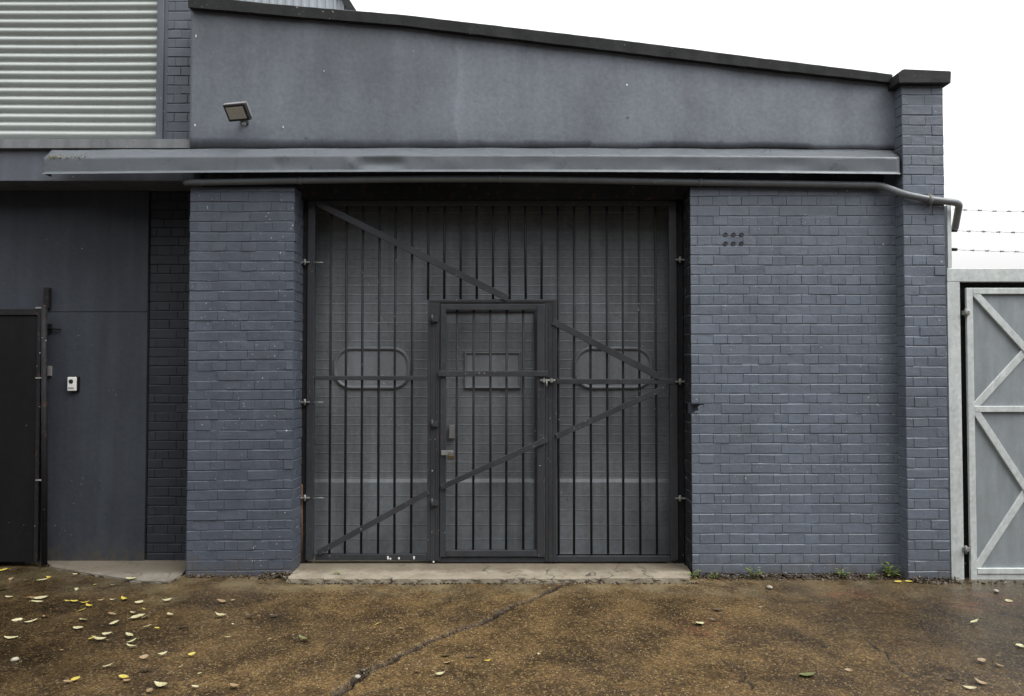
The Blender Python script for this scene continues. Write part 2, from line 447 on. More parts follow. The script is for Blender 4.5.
# ------------------------------------------------------------------ WAREHOUSE
XPL0 = P(188, 400, YW).x           # left edge of pier
XOP0, XOP1 = xl, xr                # opening
XPIL0 = P(906, 400, YP).x; XPIL1 = P(947.5, 400, YP).x
ZBT = P(600, 187, YW).z            # top of the brickwork
WH = thing('warehouse', 'single storey warehouse front of grey painted brick with a sloping black coping', 'building', (0, YW, 0))
D5 = .0032
# left pier
bm = Box(XPL0, XOP0, YW + D5, YG + .015, -.05, ZBT)
bricks(bm, (XPL0, YW, 0), (1, 0, 0), (0, -1, 0), XOP0 - XPL0, 0, ZBT, 11, tilt=.016, rough=1.25, zbase=-.03)
def rag(c0, c1, a0, a1): return False
bricks(bm, (XOP0 + D5, YW + .0, 0), (0, 1, 0), (1, 0, 0), YG - YW, 0, ZBT, 12, rough=1.6, phase=1, zbase=-.03)
bricks(bm, (XPL0 - D5, YG, 0), (0, -1, 0), (-1, 0, 0), YG - YW, 0, ZBT, 13, phase=1, zbase=-.03)
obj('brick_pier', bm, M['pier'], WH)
# right wall, with a knocked-out corner
zc = P(692, 412, YW).z
bm = Box(XOP1 + .095, XPIL0 + .02, YW + D5, YG + .015, -.05, ZBT)
box(bm, XOP1 + .006, XOP1 + .0948, YW + D5, YG + .015, -.05, zc - .045)
box(bm, XOP1 + .006, XOP1 + .0948, YW + D5, YG + .015, zc + .06, ZBT)
box(bm, XOP1 + .02, XOP1 + .0948, YW + .09, YG + .015, zc - .0449, zc + .0599)
def knocked(c0, c1, a0, a1): return c0 < .01 and zc - .035 < (a0 + a1) / 2 < zc + .045
bricks(bm, (XOP1, YW, 0), (1, 0, 0), (0, -1, 0), XPIL0 + .01 - XOP1, 0, ZBT, 21, rough=1.1, zbase=.018, skip=knocked)
obj('brick_wall', bm, M['brick'], WH)
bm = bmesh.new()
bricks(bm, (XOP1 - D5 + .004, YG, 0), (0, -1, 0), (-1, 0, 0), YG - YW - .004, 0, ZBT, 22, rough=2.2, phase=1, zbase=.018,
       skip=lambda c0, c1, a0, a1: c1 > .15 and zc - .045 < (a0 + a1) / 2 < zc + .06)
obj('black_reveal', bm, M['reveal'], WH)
# the broken stump of the knocked corner
bm = bmesh.new(); rr = random.Random(5)
wx = .12
out = [(.062, .052), (.050, .034), (.061, .018), (.040, .004), (.030, -.014), (.012, -.020), (.008, -.046), (wx, -.048), (wx, .054)]
prism(bm, [(XOP1 + x, YW + .002 + rr.uniform(0, .004), zc + z) for x, z in out], None, (0, .085, 0))
bmesh.ops.bevel(bm, geom=list(bm.edges), offset=.004, segments=1, affect='EDGES')
obj('broken_corner', bm, M['brick'], WH)
# air brick holes
for ix in range(3):
    for iz in range(2):
        bm = bmesh.new()
        c = P(725.5 + ix * 8, 234.5 + iz * 8.8, YW)
        n = 12
        ri = [[bm.verts.new((c.x + math.cos(a) * r_, YW + y_, c.z + math.sin(a) * r_ * .9)) for a in [2 * math.pi * k / n for k in range(n)]] for r_, y_ in ((.019, .001), (.015, -.0045), (.012, -.0035), (.011, -.001))]
        for a, b in zip(ri, ri[1:]):
            for k in range(n): bm.faces.new((a[k], a[(k + 1) % n], b[(k + 1) % n], b[k]))
        bm.faces.new(ri[-1])
        obj('air_vent', bm, M['vent'], WH)
for px, py, w_, h_ in ((742, 428, .8, 7), (754, 420, .7, 2), (697, 412, 5, 1.6), (699, 408, 1.4, 2.6), (706, 243, 1, 2.5), (826, 532, 1, 1), (738, 437, 1.4, 3)):
    a = P(px, py, YW - .004); k_ = 1 / 262
    obj('paint_scrape', prism(bmesh.new(), [(a.x - w_ * k_, YW - .0035, a.z - h_ * k_), (a.x + w_ * k_ * .6, YW - .0035, a.z - h_ * k_ * .8), (a.x + w_ * k_, YW - .0035, a.z + h_ * k_), (a.x - w_ * k_ * .5, YW - .0035, a.z + h_ * k_ * .7)], None, (0, .006, 0)), M['bright'], WH)
# corner pillar
ZPT = P(920, 83, YP).z
bm = Box(XPIL0 + D5, XPIL1 - D5, YP + D5, YP + .45, -.05, ZPT)
bricks(bm, (XPIL0, YP, 0), (1, 0, 0), (0, -1, 0), XPIL1 - XPIL0, 0, ZPT, 31, rough=1.3, zbase=.0)
bricks(bm, (XPIL0, YW + .002, 0), (0, -1, 0), (-1, 0, 0), YW - YP, 0, ZPT, 32, rough=1.5, phase=1)
bricks(bm, (XPIL1, YP, 0), (0, 1, 0), (1, 0, 0), .45, 0, ZPT, 33, rough=1.5, phase=1)
obj('corner_pillar', bm, M['brick'], WH)
# pillar cap
bm = bmesh.new()
zb, zt = P(925, 83.5, YP - .04).z, P(925, 69.5, YP - .04).z
prism(bm, [(XPIL0 - .05, 0, zb), (XPIL1 + .035, 0, zb), (XPIL1 + .04, 0, zt - .012), (XPIL0 - .01, 0, zt + .004), (XPIL0 - .055, 0, zt - .03)], None, (0, .46, 0))
bmesh.ops.translate(bm, verts=bm.verts, vec=(0, YP - .045, 0))
bmesh.ops.bevel(bm, geom=list(bm.edges), offset=.006, segments=2, affect='EDGES')
obj('pillar_cap', bm, M['coping'], WH)

# rendered parapet, bottom edge ragged above the gutter
top_px = [(186, 8), (300, 17), (400, 25.5), (520, 39.5), (640, 54), (760, 68), (902, 83.5)]
tops = [P(x, y, YW) for x, y in top_px]
XR1 = XPIL0 + .02
rr = random.Random(2)
bm = bmesh.new()
NXR = 240
x0r, x1r = P(190.5, 80, YW).x, XR1
def ztop(x):
    for a, b in zip(tops, tops[1:]):
        if x <= b.x: return a.z + (b.z - a.z) * (x - a.x) / (b.x - a.x)
    return tops[-1].z
fr, bk = [], []
ragv = 0
for i in range(NXR + 1):
    x = x0r + (x1r - x0r) * i / NXR
    ragv = .75 * ragv + rr.uniform(-.0035, .0035)
    base = P(0, 149.2 if x < .1 else 149.8, YW).z
    if x > 1.0: ragv += .0006 * math.sin(x * 7)
    zb_ = base + ragv + (.014 if (0.1 < x < .62 or 1.05 < x < 2.3) else 0)
    row = []
    for j in range(13):
        z = zb_ + (ztop(x) - zb_) * j / 12
        yy = YW + .0035 * math.sin(x * 3.1 + z * 2) + .002 * math.sin(x * 7.7 - z * 5) + (.006 if j == 0 else 0) + rr.gauss(0, .0005)
        row.append(bm.verts.new((x, yy - .004, z)))
    fr.append(row)
for a, b in zip(fr, fr[1:]):
    for j in range(12): bm.faces.new((a[j], b[j], b[j + 1], a[j + 1])).smooth = True
# soffit return and left edge return
lowb = [bm.verts.new((r_[0].co.x, YW + .03, r_[0].co.z + .002)) for r_ in fr]
for (a, b), (c, d) in zip(zip(fr, fr[1:]), zip(lowb, lowb[1:])): bm.faces.new((a[0], c, d, b[0]))
lb = [bm.verts.new((x0r, YL + .25, v.co.z)) for v in fr[0]]
for j in range(12): bm.faces.new((fr[0][j], fr[0][j + 1], lb[j + 1], lb[j]))
obj('rendered_parapet', bm, M['render'], WH)
rr = random.Random(21)
for px, py, w_, h_ in ((627, 85, 2.2, 2.4), (413, 51, .8, 1), (324, 71, 1.4, 1.4), (196, 36, 1.2, 3), (195, 125, 1.2, 3.4), (283, 127, 1, 2.4), (306, 137, 1.6, 2.6), (722, 140, 3, 2.5), (628, 117, 2.6, .8), (683, 106, 3, .7)):
    a = P(px, py, YW - .006); pts = [(a.x + math.cos(q_) * w_ / 262 * rr.uniform(.5, 1.2), YW - .0075, a.z + math.sin(q_) * h_ / 262 * rr.uniform(.5, 1.2)) for q_ in [6.283 * k / 7 for k in range(7)]]
    obj('paint_scar', prism(bmesh.new(), pts, None, (0, .006, 0)), M['white' if py < 130 and w_ < 2.5 else 'pipe'], WH)
# body of the building behind the skins (roof follows the slope)
bm = bmesh.new()
zlo = P(600, 150, YW).z + .02
prism(bm, [(x0r + .01, 0, zlo)] + [(XPIL0 + .02, 0, zlo)] + [(p.x if 0 < i < len(tops) - 1 else (XPIL0 + .02 if i else x0r + .01), 0, p.z - .03) for i, p in list(enumerate(tops))[::-1]], None, (0, .24, 0))
bmesh.ops.translate(bm, verts=bm.verts, vec=(0, YW + .03, 0))
obj('parapet_core', bm, M['render'], WH)
bm = Box(XOP0 - .35, XPIL1 - .03, YW + .26, 12, 3.3, 3.55)
obj('roof', bm, M['coping'], WH)
bm = Box(XPIL1 - .26, XPIL1 - .02, YP + .46, 12, -.05, 3.295)
box(bm, XPL0 + .01, XPL0 + .2, YG + .02, 12, -.05, 3.295)
box(bm, XPL0 + .205, XPIL1 - .265, 11.8, 12, -.05, 3.295)
obj('side_wall', bm, M['brick'], WH)
# coping
bm = bmesh.new(); rr = random.Random(8)
ctop_px = [(176, -9), (252, 0.5), (300, 5), (400, 13), (520, 27), (640, 41), (760, 56.5), (893, 73)]
cb_px = [(186, 7), (252, 12.5), (300, 17), (400, 25), (520, 39.5), (640, 54), (760, 68), (897, 83)]
YC = YW - .05
ctop = [P(x, y, YC) for x, y in ctop_px]; cbot = [P(x, y, YC) for x, y in cb_px]
def interp(pts, x):
    for a, b in zip(pts, pts[1:]):
        if x <= b.x: return a.z + (b.z - a.z) * (x - a.x) / (b.x - a.x)
    a, b = pts[-2], pts[-1]; return a.z + (b.z - a.z) * (x - a.x) / (b.x - a.x)
xa, xb = P(188, 5, YC).x, XPIL0 - .035
rings = []
for i in range(90):
    x = xa + (xb - xa) * i / 89
    zt_, zb_ = interp(ctop, x) + rr.gauss(0, .0006), interp(cbot, x) + rr.gauss(0, .0008)
    yo = rr.gauss(0, .0015)
    rings.append([bm.verts.new(c) for c in ((x, YC + yo, zb_), (x, YC + yo - .004, zt_ - .015), (x, YC + .02, zt_), (x, YW + .30, zt_ + .01), (x, YW + .30, zb_ - .02), (x, YW + .01, zb_ - .0))])
for a, b in zip(rings, rings[1:]):
    for k in range(6): bm.faces.new((a[k], a[(k + 1) % 6], b[(k + 1) % 6], b[k]))
bm.faces.new(rings[0]); bm.faces.new(rings[-1])
obj('roof_coping', bm, M['coping'], WH)

# steel beam in the slot behind the gutter
bm = Box(XPL0 + .02, XPIL0 + .01, YW + .17, YW + .235, ZBT - .055, zlo + .015)
box(bm, XPL0 + .02, XPIL0 + .01, YW + .10, YW + .168, zlo - .01, zlo + .012)
obj('lintel_beam', bm, M['jamb'], WH)
# closing the head behind gate + lining of the doorway
bm = Box(XOP0 - .3, XOP1 + .3, YG + .06, YD + .3, ZBT + .02, ZBT + .30)
box(bm, XOP0 - .05, XOP0 - .001, YG + .02, YD + .3, -.04, ZBT + .018)
box(bm, XOP1 + .007, XOP1 + .06, YG + .02, YD + .3, -.04, ZBT + .018)
obj('doorway_lining', bm, M['jamb'], WH)

# gutter / canopy flashing
YGU = 5.235
gx0, gx1 = P(43.5, 165, YGU).x, P(899.5, 165, YGU).x
bm = bmesh.new(); rr = random.Random(6)
NG = 260; rings = []
ywob = 0
def bow(x):  # long run sags slightly towards both ends
    return .018 * (1 - ((x + .3) / 3.2) ** 2)
for i in range(NG + 1):
    s = i / NG; x = gx0 + (gx1 - gx0) * s
    zf0 = P(0, 174, YGU).z + bow(x); zf1 = P(0, 157.6, YGU).z + bow(x); zt1 = P(0, 150.2, YW - .008).z + bow(x) * .9
    ywob = .9 * ywob + rr.gauss(0, .0006)
    dent = 0
    for cx, w, am in ((-.95, .22, .020), (-.78, .05, -.012), (-1.20, .05, -.010), (-1.75, .03, .006), (.2, .10, .006), (1.2, .06, .005), (2.1, .12, .004)):
        dent += am * math.exp(-((x - cx) / w) ** 2)
    cols = [(YGU - .010, zf0 - .003), (YGU - .011, zf0 + .003), (YGU, zf0 + .007)]
    for k in range(1, 8):
        q = k / 8; cols.append((YGU + dent * math.sin(q * math.pi) ** 1.3 + ywob * math.sin(q * 3.14), zf0 + .007 + (zf1 - zf0 - .007) * q))
    cols += [(YGU, zf1), (YGU + .006, zf1 + .006)]
    for k in (1, 2, 3):
        q = k / 3; cols.append((YGU + .006 + (YW - .010 - YGU - .006) * q, zf1 + .006 + (zt1 - zf1 - .006) * q + .002 * math.sin(x * 9 + k)))
    xo = .05 * 0
    rings.append([bm.verts.new((x + (0.0 if 0 < i < NG else 0), y, z)) for y, z in cols])
for a, b in zip(rings, rings[1:]):
    for k in range(len(a) - 1): bm.faces.new((a[k], b[k], b[k + 1], a[k + 1])).smooth = True
# end plates + back of the part that runs past the building
for r_ in (rings[0], rings[-1]):
    zb_ = r_[0].co.z; x = r_[0].co.x
    e = [bm.verts.new((x, YW - .012, zb_ + .006))]
    vs = [v for v in r_[1:]] + e
    bm.faces.new(vs)
bmesh.ops.solidify(bm, geom=list(bm.faces), thickness=.0025)
gut = obj('gutter_fascia', bm, M['gutter'], WH)
# joints and bolts of the gutter
for px in (236, 283, 345):
    c = P(px, 165, YGU); obj('gutter_joint', Box(c.x - .001, c.x + .001, YGU - .002, YGU + .002, c.z - .04, c.z + .05), M['pipe'], gut)
# moss on the left end of the gutter
bm = bmesh.new(); rr = random.Random(3)
for q in range(150):
    px = 48 + abs(rr.gauss(0, 16)); c = P(px, 157.5, YGU); up = rr.random() ** 2
    s = rr.uniform(.003, .007)
    r = bmesh.ops.create_icosphere(bm, subdivisions=1, radius=s, matrix=Matrix.Translation((c.x + rr.uniform(-.01, .01), YGU + up * .05 - .001, c.z + bow(c.x) + up * .04 + rr.uniform(-.012, .004) * (1 - up))))
struct(obj('moss', bm, M['moss'], gut), 'stuff')
# debris in the gap between gutter and pillar
bm = bmesh.new()
for q in range(120):
    s = rr.uniform(.004, .011); c = P(901, 150 + rr.random() * 30, YW - .05)
    m = Matrix.Translation((XPIL0 - .018 + rr.gauss(0, .008), YW - .05 + rr.gauss(0, .025), c.z)) @ Matrix.Rotation(rr.random() * 6, 4, Vector((rr.gauss(0, 1), rr.gauss(0, 1), rr.gauss(0, 1))).normalized()) @ Matrix.Diagonal((1, .5, .3, 1))
    bmesh.ops.create_icosphere(bm, subdivisions=1, radius=s, matrix=m)
struct(obj('dead_moss', bm, M['litter'], gut), 'stuff')

# pipe along the front
YPI = YW - .036
path = [P(186, 183, YW + .12), P(186.5, 182.6, YPI), P(300, 180.5, YPI), P(400, 179.2, YPI), P(500, 178.9, YPI), P(600, 180.4, YPI), P(700, 182.4, YPI), P(800, 184, YPI), P(880, 185.3, YPI),
        P(905, 194.6, YP - .034), P(930, 199.5, YP - .034), P(959.5, 203, YP - .034), P(955, 228, YP + .26)]
pi = obj('service_pipe', tube(bmesh.new(), smoothpath(path, 6, .05), .0255, 16), M['pipe'], WH)
for px, py in ((300, 180.5), (500, 178.9), (700, 182.4)):
    bm = bmesh.new(); c = P(px, py, YPI); tube(bm, [(c.x - .012, c.y, c.z), (c.x + .012, c.y, c.z)], .029, 16); box(bm, c.x - .01, c.x + .01, YPI, YW + .03, c.z - .006, c.z + .006)
    obj('pipe_clip', bm, M['pipe'], pi)
c = P(930, 199.5, YP - .034)
bm = bmesh.new(); tube(bm, [(c.x - .012, c.y, c.z), (c.x + .012, c.y, c.z)], .030, 16); box(bm, c.x - .012, c.x + .012, c.y, YP + .003, c.z + .012, c.z + .045)
obj('pipe_clip', bm, M['plate'], pi)
bm = bmesh.new(); rr = random.Random(4)
for q in range(3):
    pts = [Vector((c.x - .01 + q * .008, YP - .065 + q * .002, c.z + .03))]
    for k in range(5): pts.append(pts[-1] + Vector((rr.uniform(-.012, .014), .012, -.02 - .008 * q)))
    tube(bm, pts, .0016, 5)
obj('tie_wire', bm, M['bright'], pi)

# ---- sectional door (a part of the warehouse)
dz0, dz1 = ZT + .012, ZBT + .10
dx0, dx1 = XOP0 - .04, XOP1 + .05
bm = bmesh.new()
prof = []
zsec = [P(0, y, YD).z for y in (560, 485, 408, 330, 250, 170)]
z = dz0; ribs = []
zmid = P(0, 485, YD).z; zm2 = P(0, 402, YD).z
zz = dz0
while zz < dz1:
    step = .118 if zz < zmid - .02 else (.077)
    ribs.append((zz, step)); zz += step
prof = []
for k, (zz, stp) in enumerate(ribs):
    low = zz < zmid - .04
    o_ = -.016 if low else 0         # the bottom section stands forward; its top edge is a ledge
    if not low and prof and prof[-1][0] < YD - .01: zz += .026
    prof += [(YD + o_ - .0005, zz + .001), (YD + o_ - .0020, zz + .0055), (YD + o_, zz + .012), (YD + o_, zz + stp * .5), (YD + o_ + .0005, zz + stp - .002)]
prof.append((YD + .01, prof[-1][1] + .004))
NDX = 60
rows = []
rr = random.Random(9)
for i in range(NDX + 1):
    x = dx0 + (dx1 - dx0) * i / NDX
    rows.append([bm.verts.new((x, y + .004 * math.sin(x * 2.2 + z * 1.4) + .0018 * math.sin(x * 9 + z * 6), z)) for y, z in prof])
for a, b in zip(rows, rows[1:]):
    for k in range(len(prof) - 1): bm.faces.new((a[k], b[k], b[k + 1], a[k + 1]))
DOOR = obj('sectional_door', bm, M['door'], WH)
def rounded(cx, cz, w, h, r, n=8):
    pts = []
    for (sx, sz, a0) in ((1, 1, 0), (-1, 1, 90), (-1, -1, 180), (1, -1, 270)):
        for k in range(n + 1):
            a = math.radians(a0 + 90 * k / n); pts.append((cx + sx * (w / 2 - r) + math.cos(a) * r, cz + sz * (h / 2 - r) + math.sin(a) * r))
    return pts
def window(px0, py0, px1, py1, rad, rimw, name):
    a, b = P(px0, py1, YD), P(px1, py0, YD)
    cx, cz, w, h = (a.x + b.x) / 2, (a.z + b.z) / 2, b.x - a.x, b.z - a.z
    loops = []
    for ins, y in ((0, YD + .004), (.004, YD - .018), (rimw * .5, YD - .023), (rimw, YD - .017), (rimw + .003, YD - .006)):
        loops.append([(p[0], y, p[1]) for p in rounded(cx, cz, w - 2 * ins, h - 2 * ins, max(rad - ins, .002))])
    bm = bmesh.new(); L = [[bm.verts.new(p) for p in lp] for lp in loops]; n = len(L[0])
    for u, v in zip(L, L[1:]):
        for k in range(n): bm.faces.new((u[k], u[(k + 1) % n], v[(k + 1) % n], v[k])).smooth = True
    obj(name + '_rim', bm, M['rim'], DOOR)
    bm = bmesh.new(); f = [bm.verts.new((p[0], YD - .0075, p[1])) for p in rounded(cx, cz, w - 1.6 * rimw, h - 1.6 * rimw, max(rad - rimw, .002))]
    bm.faces.new(f); obj(name + '_pane', bm, M['doorwin'], DOOR)
window(333, 346.5, 411, 389.5, .155, .030, 'window')
window(573, 346.5, 653, 389.5, .155, .030, 'window')
window(464, 351.5, 521, 389, .008, .020, 'hatch')
# pass door frame set into the sectional door
bm = bmesh.new()
px0, px1 = P(441, 400, YD).x, P(537, 400, YD).x; zt_ = P(0, 312, YD).z
for x in (px0, px1): box(bm, x - .022, x + .022, YD - .022, YD + .01, dz0 + .01, zt_, bev=.003)
box(bm, px0 - .022, px1 + .022, YD - .021, YD + .01, zt_ + .001, zt_ + .04, bev=.003)
obj('pass_door_frame', bm, M['gatewide'], DOOR)
bm = Box(P(449.5, 400, YD).x, P(455, 400, YD).x, YD - .05, YD - .001, P(0, 438, YD).z, P(0, 425, YD).z, bev=.004)
obj('handle', bm, M['bright'], DOOR)

# ------------------------------------------------------------------ SECURITY GATE
SG = thing('security_gate', 'barred grey steel security gate with diagonal braces and a wicket, closed across the doorway', 'gate', (P(492, 400, YG).x, YG, ZT))
def q(x, y, off=0): return P(x, y, YG + off)
def rectbar(bm, x0, y0, x1, y1, d0, d1, bev=.003):
    yr = (250 if y1 - y0 > 300 else 380) if y1 - y0 > 100 else (y0 + y1) / 2
    a, b = P(x0, yr, YG), P(x1, yr, YG); a.z = P(x0, y1, YG).z; b.z = P(x1, y0, YG).z
    return box(bm, a.x, b.x, YG + d0, YG + d1, a.z, b.z, bev=bev)
bm = bmesh.new()
rectbar(bm, 308.5, 200.5, 315.5, 559.5, -.024, .024)
rectbar(bm, 668.5, 202, 676, 559.5, -.024, .024)
rectbar(bm, 315.7, 200.5, 668.3, 206.5, -.022, .022)
rectbar(bm, 315.7, 553.5, 427.5, 559.5, -.022, .022)
rectbar(bm, 556.7, 555.5, 668.3, 561, -.022, .022)
obj('gate_frame', bm, M['gate'], SG)
# wicket surround
bm = bmesh.new()
rectbar(bm, 427.8, 299.5, 440, 560, -.026, .030)
rectbar(bm, 545, 299.5, 556.4, 561, -.026, .030)
rectbar(bm, 440.2, 299.5, 544.8, 303.6, -.025, .030)
rectbar(bm, 440.2, 557, 544.8, 562, -.015, .030)
obj('wicket_surround', bm, M['gatewide'], SG)
# folded lips on the surround
bm = bmesh.new()
for a in (431.5, 436.5, 548.6, 553): rectbar(bm, a, 304, a + .9, 559, -.031, -.0265, 0)
rectbar(bm, 431, 301, 553, 302, -.031, -.0262, 0)
obj('surround_seam', bm, M['gate'], SG)
# the bars
BX = [331 + 16.2 * k for k in range(21)]
rr = random.Random(1)
for x in BX:
    yb = 299.8 if 427 < x < 556 else 554
    a, b = P(x, 205, YG), P(x, yb, YG); b.x = a.x + rr.gauss(0, .0035); a.x += rr.gauss(0, .002)
    mid = (a + b) / 2 + Vector((rr.gauss(0, .0018), 0, 0))
    obj('bar', tube(bmesh.new(), [a, mid, b], .0100, 8), M['bar'], SG)
# mid rails and braces
bm = bmesh.new(); rectbar(bm, 315.8, 375.8, 427.6, 380.2, -.030, -.010)
obj('mid_rail', bm, M['gate'], SG)
bm = bmesh.new(); rectbar(bm, 556.6, 378.8, 675.5, 384, -.030, -.010)
obj('mid_rail', bm, M['gate'], SG)
for a, b in (((316, 202.5), (508, 298.5)), ((553, 321.5), (660, 377)), ((318, 553), (428.5, 492)), ((556, 436.5), (667, 387))):
    bm = beam(bmesh.new(), q(*a, -.034), q(*b, -.034), .052 if a[1] < 350 else .044, .012, .002)
    obj('brace', bm, M['gate'], SG)
for x, y, h_ in ((388.5, 557, 3.2), (391, 558, 1.6), (399.5, 557.5, 2.2), (414.5, 557, 3), (434, 561, 1.6)):
    a, b = P(x - .9, y + h_ / 2, YG), P(x + .8, y - h_ / 2, YG)
    obj('paint_drip', Box(a.x, b.x, YG - .0275, YG - .0215, a.z, b.z, bev=.002), M['white'], SG)
# hinges
for hx, ys, sgn in ((308, (262.5, 402, 497.5), 1), (677, (260, 381.5, 498), -1)):
    for y in ys:
        c = q(hx, y, -.02); bm = bmesh.new()
        box(bm, c.x - .066 * (1 if sgn > 0 else .25), c.x + .066 * (.25 if sgn > 0 else 1), c.y - .022, c.y - .006, c.z - .006, c.z + .006, .002)
        tube(bm, [(c.x - .02 * sgn, c.y - .018, c.z - .024), (c.x - .02 * sgn, c.y - .018, c.z + .024)], .009, 10)
        if sgn > 0: tube(bm, [(c.x + .045, c.y - .016, c.z - .003), (c.x + .125, c.y - .012, c.z - .001)], .0045, 6)
        obj('hinge', bm, M['bright'] if sgn > 0 else M['plate'], SG)
# wicket leaf
WK = bpy.data.objects.new('wicket_door', None); COL.objects.link(WK); WK.parent = SG
# (an Empty carries the leaf's own pieces)
bm = bmesh.new()
YO = -.034
rectbar(bm, 440.8, 304.2, 446.2, 556, YO, .012)
rectbar(bm, 537, 304.2, 544.2, 556, YO, .012)
rectbar(bm, 446.4, 304.2, 536.8, 310.2, YO + .002, .012)
rectbar(bm, 446.4, 549.5, 536.8, 555.5, YO + .002, .012)
obj('wicket_frame', bm, M['gate'], WK)
for x in (457.2, 473.8, 490.4, 506.8, 523.2):
    a, b = P(x, 308, YG), P(x, 552, YG); b.x = a.x + rr.gauss(0, .003)
    obj('bar', tube(bmesh.new(), [a, b], .0096, 8), M['bar'], WK)
bm = bmesh.new(); rectbar(bm, 439, 370.8, 548, 376.4, -.052, -.036)
obj('wicket_rail', bm, M['gate'], WK)
obj('brace', beam(bmesh.new(), q(441, 487.5, -.045), q(547, 439.5, -.045), .042, .012, .002), M['gate'], WK)
for y in (319, 424, 503):
    c = q(432, y, -.04); bm = bmesh.new()
    tube(bm, [(c.x, c.y, c.z - .035), (c.x, c.y, c.z + .035)], .011, 10); box(bm, c.x, c.x + .05, c.y - .004, c.y + .008, c.z - .022, c.z + .022, .002)
    obj('wicket_hinge', bm, M['gatewide'], WK)
# sliding bolts
c = q(549, 380.5, -.05); bm = bmesh.new()
tube(bm, [(c.x - .07, c.y, c.z), (c.x + .05, c.y, c.z)], .009, 10)
for dx in (-.04, .02): box(bm, c.x + dx - .009, c.x + dx + .009, c.y - .014, c.y + .016, c.z - .016, c.z + .016, .002)
tube(bm, [(c.x - .02, c.y, c.z), (c.x - .02, c.y - .03, c.z - .012), (c.x - .02, c.y - .035, c.z - .045)], .006, 8)
obj('sliding_bolt', bm, M['plate'], WK)
c = q(447, 453, -.05); bm = bmesh.new()
box(bm, c.x - .045, c.x + .05, c.y - .004, c.y + .006, c.z - .017, c.z + .02, .002)
tube(bm, [(c.x + .02, c.y - .004, c.z + .01), (c.x + .022, c.y - .022, c.z), (c.x + .02, c.y - .004, c.z - .012)], .005, 8)
obj('hasp', bm, M['plate'], WK)
PL = thing('padlock', 'small dull brass padlock hanging from the hasp of the wicket gate', 'padlock', q(451, 456, -.075))
c = q(451, 456.5, -.075)
bm = Box(c.x - .026, c.x + .026, c.y - .010, c.y + .010, c.z - .024, c.z + .012, bev=.005); obj('lock_body', bm, M['brass'], PL)
bm = tube(bmesh.new(), [(c.x - .016, c.y, c.z + .010)] + [(c.x - .016 * math.cos(a), c.y, c.z + .026 + .014 * math.sin(a)) for a in [math.pi * k / 8 for k in range(9)]] + [(c.x + .016, c.y, c.z + .010)], .004, 8)
obj('shackle', bm, M['bright'], PL)
# steel jambs each side of the gate
JA = bmesh.new(); box(JA, XOP0 + .0005, P(307, 400, YG).x, YG - .01, YG + .05, ZT - .02, ZBT)
obj('door_jamb', JA, M['jamb'], WH)
JB = bmesh.new(); box(JB, P(677.5, 400, YG).x, XOP1 - .006, YG - .01, YG + .05, ZT - .02, ZBT)
obj('door_jamb', JB, M['jamb'], WH)
bm = bmesh.new(); c = P(302.3, 525, YG)
tube(bm, [(c.x, YG - .014, P(0, 562, YG).z), (c.x + .001, YG - .014, P(0, 530, YG).z), (c.x - .001, YG - .014, P(0, 484, YG).z)], .0042, 6)
obj('rusty_rod', bm, M['rust'], WH)

# ------------------------------------------------------------------ floodlight
c = P(238, 112, YW - .15)
FL = thing('floodlight', 'small black floodlight tilted down on the rendered wall above the gutter', 'floodlight', P(243, 122, YW))
rot = Matrix.Translation(c) @ Matrix.Rotation(math.radians(-20), 4, 'Z') @ Matrix.Rotation(math.radians(38), 4, 'X') @ Matrix.Rotation(math.radians(3), 4, 'Y')
def tb(bm): bmesh.ops.transform(bm, matrix=rot, verts=bm.verts); return bm
bm = Box(-.096, .096, -.022, .012, -.062, .062, bev=.006); obj('housing', tb(bm), M['lampbody'], FL)
bm = Box(-.076, .076, -.0255, -.0215, -.044, .044, bev=.001); obj('lens', tb(bm), M['lens'], FL)
bm = bmesh.new()
for k in range(9): box(bm, -.08 + k * .02 - .003, -.08 + k * .02 + .003, .0125, .04, -.05, .064)
box(bm, -.094, .094, -.018, .012, .0625, .068)
obj('cooling_fins', tb(bm), M['lampgrey'], FL)
bm = bmesh.new(); w = P(245, 122, YW)
box(bm, w.x - .03, w.x + .03, YW - .02, YW - .002, w.z - .022, w.z + .022, .004)
tube(bm, [(w.x, YW - .015, w.z), (w.x - .005, YW - .07, w.z - .01), (w.x - .015, YW - .13, w.z + .005), (c.x + .01, c.y + .02, c.z - .045)], .010, 8)
obj('bracket', bm, M['lampbody'], FL)
bm = bmesh.new(); s = P(244, 124, YW - .11)
bmesh.ops.create_uvsphere(bm, u_segments=14, v_segments=10, radius=.017, matrix=Matrix.Translation(s))
for f in bm.faces: f.smooth = True
obj('sensor', bm, M['lampgrey'], FL)

# ------------------------------------------------------------------ LEFT BUILDING
LB = thing('neighbouring_building', 'taller dark grey building at the left, set back under a roller shutter', 'building', (-4.2, YR, 0))
zsb, zst = P(100, 148, YLT - .035).z, P(100, 138.5, YLT - .035).z
zlb = P(60, 181, YLT).z
XL = -8.0
xg = P(157, 60, YL).x; xb_ = P(167.5, 60, YL).x
obj('lintel', Box(XL, XPL0 - .008, YLT, YR + .6, zlb, zsb + .02, bev=.004), M['lintel'], LB)
bm = bmesh.new(); prism(bm, [(0, YLT - .035, zsb), (0, YLT - .035, zst - .004), (0, YL + .12, zst + .012), (0, YL + .12, zsb)], None, (x0r - .003 - XL, 0, 0)); bmesh.ops.translate(bm, verts=bm.verts, vec=(XL, 0, 0))
obj('window_sill', bm, M['sill'], LB)
zst += .012
bm = Box(xb_ + .002, x0r - .003, YL + .006, YL + .5, zst, 6.5)
bricks(bm, (xb_, YL, 0), (1, 0, 0), (0, -1, 0), x0r - .004 - xb_, zst + .006, 6.5, 41, rough=1.1)
